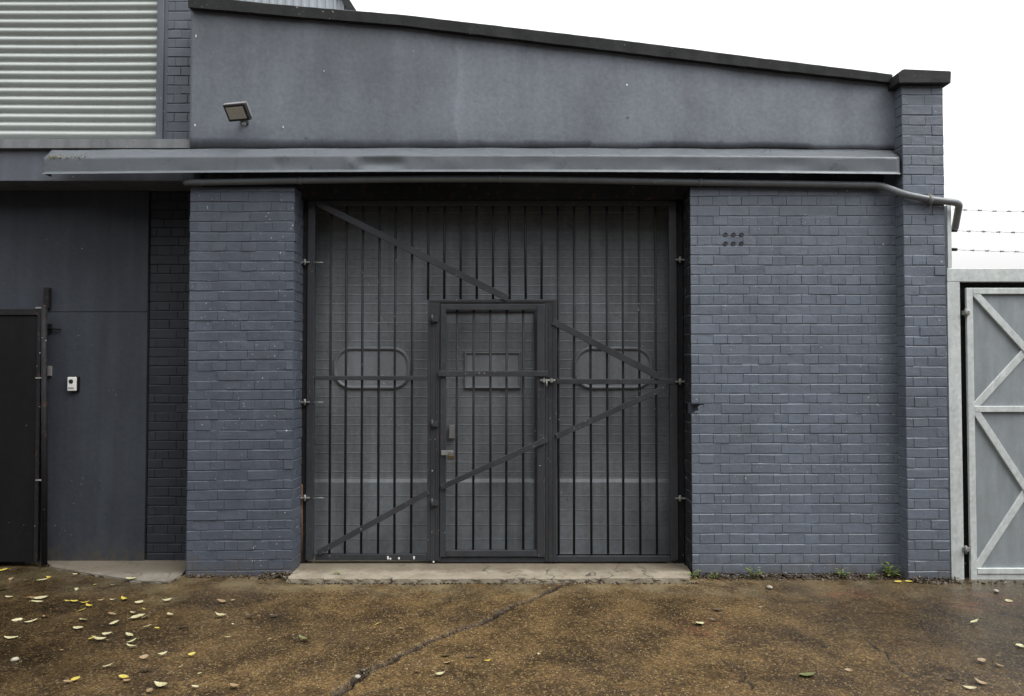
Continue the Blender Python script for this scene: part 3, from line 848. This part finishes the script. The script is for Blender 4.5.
obj('upper_brick_wall', bm, M['lbrick'], LB)
# shutter
ysh = YL + .05
bm = bmesh.new(); rows = []
pitch = 8.78 * ysh / F
z = zst + .004; prof = []
while z < 6.2:
    for k in range(7):
        s = k / 7; prof.append((ysh - .026 * math.sin(math.pi * min(1, s * 1.14)) ** .75 if s < .86 else ysh + .012, z + s * pitch))
    z += pitch
rr = random.Random(14)
NS = 24; xsl = [XL + 2.6 + (xg + .02 - XL - 2.6) * i / NS for i in range(NS + 1)]
for x in xsl:
    rows.append([bm.verts.new((x, y + .002 * math.sin(x * 3 + zz * 1.3), zz + .0015 * math.sin(x * 2.1 + zz * 3))) for y, zz in prof])
for a, b in zip(rows, rows[1:]):
    for k in range(len(prof) - 1): bm.faces.new((a[k], b[k], b[k + 1], a[k + 1])).smooth = (k % 7 not in (5, 6))
SH = obj('roller_shutter', bm, M['shutter'], LB)
bm = Box(xg + .001, P(164, 60, YL).x, YL - .012, YL + .10, zst + .004, 6.4, bev=.004); box(bm, P(164, 60, YL).x + .001, xb_ - .001, YL + .004, YL + .12, zst + .004, 6.4)
obj('guide_rail', bm, M['lintel'], SH)
obj('upper_wall', Box(XL, XL + 2.6, YL + .002, YL + .5, zst + .02, 6.5), M['lbrick'], LB)
obj('roof', Box(XL, x0r - .003, YL + .13, 6.35, 6.51, 6.7), M['coping'], LB)
bm = Box(XL, x0r - .02, 6.15, 6.33, 0, 6.5); box(bm, x0r - .2, x0r - .02, YL + .51, 6.149, 3.6, 6.5); obj('rear_wall', bm, M['lbrick'], LB)
# recess below
xe = P(147, 400, YR).x; xp = P(45, 400, YR).x
bm = Box(XL, xe, YR - .012, YR + .3, -.05, zlb - .003, bev=.003)
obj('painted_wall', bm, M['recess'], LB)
bm = Box(xe + .012, XPL0 + .1, YR + .006, YR + .3, -.05, zlb - .003)
bricks(bm, (xe + .012, YR, 0), (1, 0, 0), (0, -1, 0), XPL0 + .1 - xe - .012, 0, zlb - .004, 51, rough=1.3)
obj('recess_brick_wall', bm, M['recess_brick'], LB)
# faint horizontal shelf on the painted wall at door-head height
bm = Box(P(46, 310, YR).x, xe - .002, YR - .016, YR - .0125, P(0, 311.5, YR).z, P(0, 309, YR).z); obj('cover_strip', bm, M['recess'], LB)

# black steel gate leaf at far left
YB = YR - .14
BG = thing('steel_gate', 'solid matt black steel gate leaf against the dark wall at far left', 'gate', (P(20, 400, YB).x, YB, 0))
bm = Box(-4.9, P(39.5, 400, YB).x, YB, YB + .04, P(0, 562, YB).z, P(0, 310, YB).z, bev=.003); obj('gate_panel', bm, M['black'], BG)
bm = bmesh.new(); box(bm, P(37, 400, YB).x, P(40.5, 400, YB).x, YB - .012, YB - .0005, P(0, 562, YB).z, P(0, 309, YB).z, .002)
box(bm, -4.88, P(36.8, 400, YB).x, YB - .011, YB - .0005, P(0, 315, YB).z, P(0, 309, YB).z, .002)
obj('edge_strip', bm, M['jamb'], BG)
bm = bmesh.new(); tube(bm, [P(44.3, 565, YB), P(44.3, 305, YB)], .021, 12); box(bm, P(45.5, 400, YR).x, P(51, 400, YR).x, YR - .05, YR - .013, P(0, 309, YR).z, P(0, 288, YR).z, .003)
obj('hinge_post', bm, M['jamb'], BG)
for y in (308, 378, 480):
    c = P(41, y, YB); obj('hinge', Box(c.x - .035, c.x + .03, YB - .016, YB + .005, c.z - .006, c.z + .006, bev=.002), M['plate'], BG)
bm = bmesh.new(); tube(bm, [P(48, 328.5, YR - .03), P(61, 329.5, YR - .03)], .006, 8); box(bm, P(48.5, 400, YR).x, P(52, 400, YR).x, YR - .03, YR - .013, P(0, 333, YR).z, P(0, 324, YR).z, .001)
obj('latch', bm, M['black'], BG)
sb = thing('switch_plate', 'small grey metal plate on the dark wall beside the black gate post', 'plate', P(50.5, 371, YR - .012))
bm = Box(P(48.3, 400, YR).x, P(53, 400, YR).x, YR - .030, YR - .0125, P(0, 376, YR).z, P(0, 366, YR).z, bev=.003); obj('plate_cover', bm, M['plate'], sb)
IC = thing('intercom', 'small white door intercom mounted on the dark painted wall', 'intercom', P(71, 384, YR - .012))
a, b = P(67, 391, YR - .046), P(76, 377, YR - .046)
obj('backing', Box(a.x, b.x + .012, YR - .028, YR - .0125, a.z - .004, b.z + .002, bev=.003), M['black'], IC)
obj('case', Box(a.x, b.x, YR - .046, YR - .0285, a.z, b.z, bev=.006), M['white'], IC)
bm = bmesh.new(); cc = P(71, 381.5, YR - .046)
tube(bm, [(cc.x, YR - .049, cc.z), (cc.x, YR - .045, cc.z)], .018, 16); obj('camera_eye', bm, M['lampbody'], IC)
cc = P(71, 388, YR - .046); obj('button', Box(cc.x - .022, cc.x + .022, YR - .0485, YR - .0455, cc.z - .005, cc.z + .005, bev=.001), M['plate'], IC)

# ------------------------------------------------------------------ YARD GATE on the right
YY = 5.27
YGT = thing('yard_gate', 'galvanised steel yard gate with crossed braces beside the brick pillar', 'gate', (P(1026, 400, YY).x, YY, 0))
def yb(bm, x0, y0, x1, y1, d0, d1, bev=.003):
    yr = 430 if y1 > 280 and y0 > 265 else (y0 + y1) / 2
    a, b = P(x0, yr, YY), P(x1, yr, YY); a.z = P(x0, y1, YY).z; b.z = P(x1, y0, YY).z
    return box(bm, a.x, b.x, YY + d0, YY + d1, a.z, b.z, bev)
obj('post', yb(bmesh.new(), 949, 282, 961.8, 584, -.004, .10), M['galv'], YGT)
obj('post', yb(bmesh.new(), 1092, 282, 1105, 584, -.004, .10), M['galv'], YGT)
bm = bmesh.new(); yb(bm, 949, 268.5, 1105, 281.8, -.006, .101); obj('lintel', bm, M['galv'], YGT)
bm = bmesh.new(); yb(bm, 947.6, 205, 951.6, 268.2, 0, .04, .001); obj('wire_post', bm, M['galv'], YGT)
LF = bpy.data.objects.new('gate_leaf', None); COL.objects.link(LF); LF.parent = YGT
bm = bmesh.new()
yb(bm, 968, 288, 974.4, 581, -.008, .014); yb(bm, 1079, 288, 1085.5, 581, -.008, .014)
yb(bm, 974.5, 288, 1078.8, 294, -.007, .014); yb(bm, 974.5, 406, 1078.8, 412, -.007, .014); yb(bm, 974.5, 568, 1078.8, 573.6, -.012, .014); yb(bm, 974.5, 573.9, 1078.8, 581, -.004, .014)
obj('leaf_frame', bm, M['galv'], LF)
for a, b in (((974, 293), (1078, 407)), ((974, 407), (1078, 293)), ((975, 411), (1078, 569)), ((975, 569), (1078, 411))):
    st = (b[1] - a[1] > 0)
    bm = beam(bmesh.new(), P(a[0], a[1], YY + (.006 if st else .012)), P(b[0], b[1], YY + (.006 if st else .012)), .052, .022 if st else .018, .003)
    obj('brace', bm, M['galv'], LF)
bm = bmesh.new(); yb(bm, 973, 290, 1081, 577, .016, .020, 0); obj('sheet', bm, M['sheet'], LF)
for y in (313, 549):
    c = P(964, y, YY); bm = Box(c.x - .014, c.x + .032, YY - .02, YY + .01, c.z - .016, c.z + .016, bev=.003); tube(bm, [(c.x, YY - .022, c.z - .03), (c.x, YY - .022, c.z + .03)], .009, 10)
    obj('hinge', bm, M['plate'], YGT)
# dark rebate between leaf and post
bm = bmesh.new(); yb(bm, 962, 281, 976, 582, .060, .075, 0); yb(bm, 976.2, 277, 1091, 292.5, .060, .075, 0)
obj('rebate', bm, M['jamb'], YGT)
# barbed wire strands
rr = random.Random(12)
WL = ('highest of the three barbed wire strands above the yard gate', 'middle of the three barbed wire strands above the yard gate', 'lowest barbed wire strand, nearest the top of the yard gate')
for k, (y, y2) in enumerate(((209.5, 211), (230.5, 231.5), (249.5, 251.5))):
    a = P(952.5, y, YY + .01); b = P(1100, y2, YY + .01); bm = bmesh.new()
    n = 40
    pts = [a.lerp(b, i / n) + Vector((0, 0, -.012 * math.sin(math.pi * i / n) + rr.gauss(0, .0008))) for i in range(n + 1)]
    tube(bm, pts, .0007, 5)
    tube(bm, [p + Vector((0, .003 * math.cos(i * 1.6), .003 * math.sin(i * 1.6))) for i, p in enumerate(pts)], .0006, 5)
    i = 3 + k
    while i < n:
        p = pts[i]
        for d in (0, .008, .016, .022):
            ang = rr.random() * 6.28; v = Vector((rr.uniform(-.006, .006), math.cos(ang) * .012, math.sin(ang) * .012))
            tube(bm, [p + Vector((d, 0, 0)) - v, p + Vector((d, 0, 0)) + v], .0010, 4)
        tube(bm, [p + Vector((-.004, 0, 0)), p + Vector((.026, 0, 0))], .0034, 6)
        i += 4
    if k: 
        c = a + Vector((.012, 0, 0)); tube(bm, [c + Vector((-.02, 0, 0)), c + Vector((.02, 0, 0))], .012, 8)
    o = obj('barbed_wire', bm, M['jamb'], None, loc=tuple(a)); tag(o, WL[k], 'barbed wire', 'barbed wire strands above the yard gate')

# ------------------------------------------------------------------ behind the roof
YH = 10.0
HS = thing('clad_building', 'pale grey metal clad building end showing above the black coping', 'building', (P(270, 400, YH).x, YH, 0))
zt_ = P(0, -60, YH).z
xr_ = P(351, 9, YH); dxs = (P(343, 400, YH).x - xr_.x) / (P(343, 0, YH).z - xr_.z)
bm = bmesh.new(); zb_ = 3.6
xx = P(190, 400, YH).x; prof = []
while True:
    prof.append((xx, YH)); prof.append((xx + .05, YH)); prof.append((xx + .065, YH - .02)); prof.append((xx + .10, YH - .02)); xx += .115
    if xx > xr_.x + 1.6: break
vt = []
for x, y in prof:
    xm = xr_.x + dxs * (zt_ - xr_.z)
    ztop_ = zt_ if x < xm else xr_.z + (x - xr_.x) / dxs
    if ztop_ < zb_: break
    vt.append((bm.verts.new((x, y, zb_)), bm.verts.new((x, y, ztop_))))
for a, b in zip(vt, vt[1:]): bm.faces.new((a[0], b[0], b[1], a[1]))
obj('clad_wall', bm, M['cladding'], HS)
a = Vector((xr_.x + dxs * (zt_ - xr_.z), YH + .0, zt_)); b = Vector((xr_.x + dxs * (zb_ - xr_.z), YH, zb_))
obj('bargeboard', beam(bmesh.new(), a, b, .10, .12), M['coping'], HS)
bm = bmesh.new(); prism(bm, [(P(190, 400, YH).x, YH + .07, zb_), (b.x - .06, YH + .07, zb_), (a.x - .06, YH + .07, zt_), (P(190, 400, YH).x, YH + .07, zt_)], None, (0, 1.5, 0)); obj('clad_body', bm, M['cladding'], HS)
c = P(372, 5, 8.0)
mo = obj('aerial_pole', tube(bmesh.new(), [(c.x, 8, 3.55), (c.x, 8, c.z + .8)], .006, 6), M['galv'], None, loc=(c.x, 8, 3.55)); tag(mo, 'thin grey aerial pole standing behind the sloping coping', 'pole')

# ------------------------------------------------------------------ added terrace, unseen behind the camera, to block low sky light
bm = bmesh.new()
for k in range(7):
    x = -26 + k * 7.5; h = (9.5, 10.2, 9.2, 10.6, 9.8, 10.0, 9.0)[k]
    box(bm, x, x + 7.49, -19, -11, -.05, h)
    prism(bm, [(x - .02, -11 + .3, h + .001), (x - .02, -19 - .3, h + .001), (x - .02, -15, h + 2.2)], None, (7.53, 0, 0))
OT = obj('unseen_sky_blocker', bm, M['lbrick']); struct(OT)
# ------------------------------------------------------------------ leaves, stones, weeds
def leaf_mesh(name, mat, L, W, curl, seed):
    rr = random.Random(seed); bm = bmesh.new(); n = 8; rows = []
    for i in range(n + 1):
        s = i / n; w = W * math.sin(math.pi * min(1, s ** .85)) ** .8 * (1 + rr.uniform(-.08, .08)) if 0 < i < n else .0006
        z = curl * L * (s - .5) ** 2 * 2 + .001 + rr.uniform(0, .002); x = (s - .5) * L; bend = .05 * L * math.sin(s * 3)
        rows.append([bm.verts.new((x, bend + w * k, z + abs(k) ** 1.5 * W * .22)) for k in (-1, -.5, 0, .5, 1)])
    for a, b in zip(rows, rows[1:]):
        for k in range(4): bm.faces.new((a[k], a[k + 1], b[k + 1], b[k])).smooth = True
    tube(bm, [(-.5 * L, 0, .004), (-.68 * L, .01, .006)], .0008, 4)
    bmesh.ops.recalc_face_normals(bm, faces=bm.faces)
    me = bpy.data.meshes.new(name); bm.to_mesh(me); bm.free(); me.materials.append(mat); return me
LM = {}
for kind, mat in (('p', 'leaf_pale'), ('y', 'leaf_yellow'), ('t', 'leaf_tan'), ('d', 'leaf_dark'), ('g', 'leaf_green')):
    LM[kind] = [leaf_mesh('leaf', M[mat], .075, w, c_, i + ord(kind)) for i, (w, c_) in enumerate(((.020, .05), (.015, .14), (.023, .10), (.017, .28)))]
LEAVES = '''3 571 y 1.1;12 580 t .9;42 581 p 1.2;49 578 y .9;75 576.5 p .6;26 581 t .6;1 591 p 1.3;9 598 p .9;32 599 t 1.2;41 599.5 p 1.4;37 603 p 1.2;77 590.5 p .8;95 585.5 y .5;
114 586 p .9;131 581.5 p 1.3;68 602 y .8;74 602 y .8;85 603.5 y 1;89 606.5 y 1.1;82 611 y .8;101 601 t .7;113 600.5 p .7;125 600 y 1.3;139 603 p .9;144 610 y .5;136 613.5 p 1.3;138 618 p 1.4;147 617.5 p 1.2;
167 601 p 1;170 615.5 p .9;112 615 t .8;17 621 p 1;31 622.5 p 1.2;45 618 t .9;83 621 p 1.2;78 629 p 1.1;115 624 p 1;147 627.5 p .9;157 629 y .5;107 635 p 1;98 640 p 1.3;92 639 y .7;129 636.5 p 1;132 642 p .9;131 647 p 1;
11 639 p 1.3;62 651 t .4;109 667 p 1;144 658 t .8;162 655 p .9;192 655 y .7;76 680 y .9;68 683 t .8;124 678.5 y 1;127 682 t .7;161 686 p 1.2;150 692 t .8;146 670 d 1.1;171 674 t .5;181 667.5 p .4;200 674.5 p .5;195 687.5 p .6;
236 688 t 1.2;220 616 p 1.2;222 602.5 t 1.2;233 601 p .5;233 625 p .5;227 638 p .6;183 626.5 d 1;251 617.5 d 1.4;274 616.5 d .9;304 640.5 g 1.4;377 625 y .6;344 668 d .4;418 672.5 t .7;440 675.5 p .9;448 664 t .8;445 657 d .8;470 658.5 d .8;487 662 y .7;
401 629 t .5;540 656 p .8;700 625 p 1.2;714 621.5 d .8;718 611 d 1;975 623 p 1.2;1019 647 p 1;979 683 t 1.1;970 689 p 1;808 677 g 1.5;950 680 d 1;982 662 t 1.1;998 666.5 t 1;898 582.5 y .9;909 582.5 y .9;1009 602 p .8;640 690 d .7;270 640 t .5;596 690 t .4;760 608 t .5;850 672 t .8'''
rr = random.Random(77)
KN = {'p': 'pale cream', 'y': 'bright yellow', 't': 'tan curled', 'd': 'dark brown', 'g': 'dull green'}
for ent in LEAVES.replace('\n', '').split(';'):
    x, y, k, s = ent.split(); x, y, s = float(x), float(y), float(s)
    p = G(x, y)
    o = bpy.data.objects.new('fallen_leaf', rr.choice(LM[k])); COL.objects.link(o)
    o.location = (p.x, p.y, .018 if (y < 583 and 60 < x < 186) else .005)
    o.rotation_euler = (rr.gauss(0, .18), rr.gauss(0, .14), rr.uniform(-.7, .7) + (math.pi if rr.random() < .5 else 0)); o.scale = (s * .82, s * .80, s * .85)
    if x < 256: side = 'on the tarmac left of the doorway'
    elif x < 690: side = 'on the tarmac before the barred gate'
    else: side = 'on the tarmac right of the doorway'
    if k == 'g': lab = 'dull green leaf lying beside the long tarmac crack' if x < 600 else 'long dull green leaf on tarmac before the right brick wall'
    else: lab = KN[k] + ' fallen leaf ' + side
    tag(o, lab, 'leaf')
    if k != 'g': o['group'] = KN[k] + ' leaves ' + side
# pebbles
def pebble(px, py, r, mat, lab, grp=None):
    p = G(px, py); bm = bmesh.new(); q_ = random.Random(int(px * 7))
    bmesh.ops.create_icosphere(bm, subdivisions=2, radius=r)
    for v in bm.verts: v.co *= q_.uniform(.8, 1.15); v.co.z *= .6
    bmesh.ops.translate(bm, verts=bm.verts, vec=(p.x, p.y, r * .45))
    o = obj('pebble', bm, mat, None, True, loc=(p.x, p.y, 0)); tag(o, lab, 'stone', grp)
pebble(769.5, 588.5, .022, M['stone'], 'round pale pebble on the tarmac before the right brick wall')
pebble(15, 661, .019, M['stone'], 'round pale pebble on the tarmac at the lower left')
pebble(357.5, 678, .015, M['stone'], 'pale broken stone beside the lower end of the long crack')
pebble(363, 672, .020, M['litter'], 'dark clod sitting in the lower part of the long crack')
pebble(996, 592, .018, M['stone'], 'small white stone on the tarmac under the yard gate')

# litter along the wall foot (stuff)
def litter(name, n, fx, label_kind):
    bm = bmesh.new(); rr = random.Random(len(name))
    for i in range(n):
        x, y, z = fx(rr); s = rr.uniform(.004, .016) * (.5 if name == 'crack_grit' else 1)
        m = Matrix.Translation((x, y, z)) @ Matrix.Rotation(rr.random() * 6, 4, Vector((rr.gauss(0, 1), rr.gauss(0, 1), rr.gauss(0, 1))).normalized()) @ Matrix.Diagonal((1.3, .7, .35, 1))
        bmesh.ops.create_icosphere(bm, subdivisions=1, radius=s, matrix=m)
    o = obj(name, bm, M['litter'], None); struct(o, 'stuff'); tag(o, label_kind, 'debris'); return o
def f1(r):
    x = r.uniform(XOP1 + .03, XPIL1 + .05)
    yf = (YW if x < XPIL0 else YP); d = abs(r.gauss(0, .035))
    return x, yf - .006 - d, max(.002, .03 - d * .5) * r.random() + .002
litter('leaf_litter', 900, f1, 'dark leaf litter and grit heaped along the foot of the right brick wall')
def f2(r):
    if r.random() < .5: x = r.uniform(XOP0 - .22, XOP0 - .0); d = abs(r.gauss(0, .03)); return x, YW - .006 - d, r.random() * .035
    x = r.uniform(XPL0, XOP0); d = abs(r.gauss(0, .018)); return x, YW - .006 - d, r.random() * .012
litter('grit', 320, f2, 'dark grit and crumbs along the foot of the left brick pier')
def f3(r):
    x = r.uniform(XOP0, XOP1); d = abs(r.gauss(0, .012)); return x, 5.165 - d, r.random() * .006
litter('threshold_grit', 260, f3, 'dark dirt gathered along the front edge of the concrete threshold')
CRK = [G(*p) for p in [(322, 704), (345, 686), (362, 673), (400, 655), (430, 641), (455, 631), (480, 624), (505, 610), (538, 597), (566, 583)]]
def f5(r):
    i = r.randrange(len(CRK) - 1); p = CRK[i].lerp(CRK[i + 1], r.random()); return p.x + r.gauss(0, .014), p.y + r.gauss(0, .014), r.uniform(-.012, .002)
litter('crack_grit', 300, f5, 'loose grit lying in the long crack across the tarmac')
def f4(r):
    x = r.uniform(P(950, 400, YY).x, P(1090, 400, YY).x); return x, YY - .05 - abs(r.gauss(0, .06)), r.random() * .008
litter('gate_grit', 70, f4, 'dark grit under the galvanised yard gate')

def weed(px, py, h, n, seed, lab):
    p = G(px, py); rr = random.Random(seed); bm = bmesh.new(); bs = bmesh.new()
    for i in range(n):
        a = rr.uniform(0, 6.28); le = rr.uniform(.5, 1.1) * h; lean = rr.uniform(.15, .9)
        tip = Vector((math.cos(a) * lean * h * .8, math.sin(a) * lean * h * .45 - .015, le))
        tube(bs, [Vector((0, 0, 0)), tip * .5 + Vector((0, 0, .1 * h)), tip], [.0016, .0013, .0008], 5)
        for kf in range(3):
            base = tip * (.55 + .22 * kf); b2 = a + rr.uniform(-1.2, 1.2)
            d = Vector((math.cos(b2), math.sin(b2) * .8, rr.uniform(-.1, .6))).normalized(); sd = d.cross(Vector((0, 0, 1))).normalized(); L = rr.uniform(.022, .042) * (h / .07) ** .5; W = L * .27
            pts = [base, base + d * L * .45 + sd * W, base + d * L - Vector((0, 0, .006)), base + d * L * .45 - sd * W]
            bm.faces.new([bm.verts.new(v) for v in pts])
    for b in (bm, bs): bmesh.ops.translate(b, verts=b.verts, vec=p)
    t_ = thing('weed', lab, 'weed', p, 'weeds along the foot of the walls')
    obj('weed_leaves', bm, M['weed'], t_); obj('weed_stem', bs, M['weed'], t_)
weed(693, 578.5, .06, 8, 1, 'low green weed at the right end of the concrete threshold')
weed(755, 579, .085, 8, 2, 'leafy upright weed at the wall foot, alone below the left of the right brick wall')
weed(842, 578, .065, 9, 3, 'bushy green weed at the foot of the right brick wall, halfway along')
weed(889, 578, .10, 12, 4, 'largest weed, growing in the corner where wall meets pillar')
weed(872, 579, .05, 5, 5, 'small pale weed just left of the largest corner weed')
weed(714, 578, .04, 5, 6, 'tiny weed between the threshold end and the upright weed')
weed(941, 579, .045, 7, 7, 'low weed at the foot of the pillar beside the galvanised post')
weed(335, 579, .055, 3, 8, 'single thin weed sprouting at the front left of the concrete threshold')
weed(572, 582, .03, 4, 9, 'tiny weed in the top end of the long crack at the threshold')
weed(305, 580, .03, 5, 10, 'mossy low weed at the left end of the concrete threshold')

# ------------------------------------------------------------------ light
W = bpy.data.worlds.new('World'); S.world = W; W.use_nodes = True
n, l = W.node_tree.nodes, W.node_tree.links
sky = n.new('ShaderNodeTexSky'); sky.sky_type = 'NISHITA'; sky.sun_disc = False
EL, AZ = math.radians(56), math.radians(122)     # azimuth clockwise from +Y (north): behind the camera, to the right
sky.sun_elevation = EL; sky.sun_rotation = AZ; sky.dust_density = 6; sky.air_density = 1.5
hs = n.new('ShaderNodeHueSaturation'); hs.inputs['Saturation'].default_value = .10
l.new(sky.outputs[0], hs.inputs['Color'])
# cloud cover: evens the sky out sideways and makes it brighter overhead than at the horizon (CIE overcast sky)
ga = n.new('ShaderNodeGamma'); ga.inputs[1].default_value = .35; l.new(hs.outputs[0], ga.inputs[0])
tc = n.new('ShaderNodeTexCoord'); sx = n.new('ShaderNodeSeparateXYZ'); l.new(tc.outputs['Generated'], sx.inputs[0])
mr = n.new('ShaderNodeMapRange'); mr.inputs[1].default_value = 0; mr.inputs[2].default_value = 1; mr.inputs[3].default_value = 2.0; mr.inputs[4].default_value = 6.0
l.new(sx.outputs[2], mr.inputs[0])
vm = n.new('ShaderNodeVectorMath'); vm.operation = 'SCALE'; l.new(ga.outputs[0], vm.inputs[0]); l.new(mr.outputs[0], vm.inputs['Scale'])
l.new(vm.outputs[0], n['Background'].inputs[0]); n['Background'].inputs[1].default_value = .15
sun = bpy.data.lights.new('sun', 'SUN'); sun.energy = 1.4; sun.angle = math.radians(40); sun.color = (1, .97, .93)
so = bpy.data.objects.new('sun', sun); COL.objects.link(so)
d = Vector((math.sin(AZ) * math.cos(EL), math.cos(AZ) * math.cos(EL), math.sin(EL)))
so.rotation_euler = d.to_track_quat('Z', 'Y').to_euler(); so.location = (3, -4, 9)
S.render.engine = 'CYCLES'
S.view_settings.view_transform = 'Standard'; S.view_settings.look = 'None'; S.view_settings.gamma = 1
S.view_settings.use_curve_mapping = False
S.view_settings.exposure = 0.9
S.render.resolution_x = 1024; S.render.resolution_y = 696
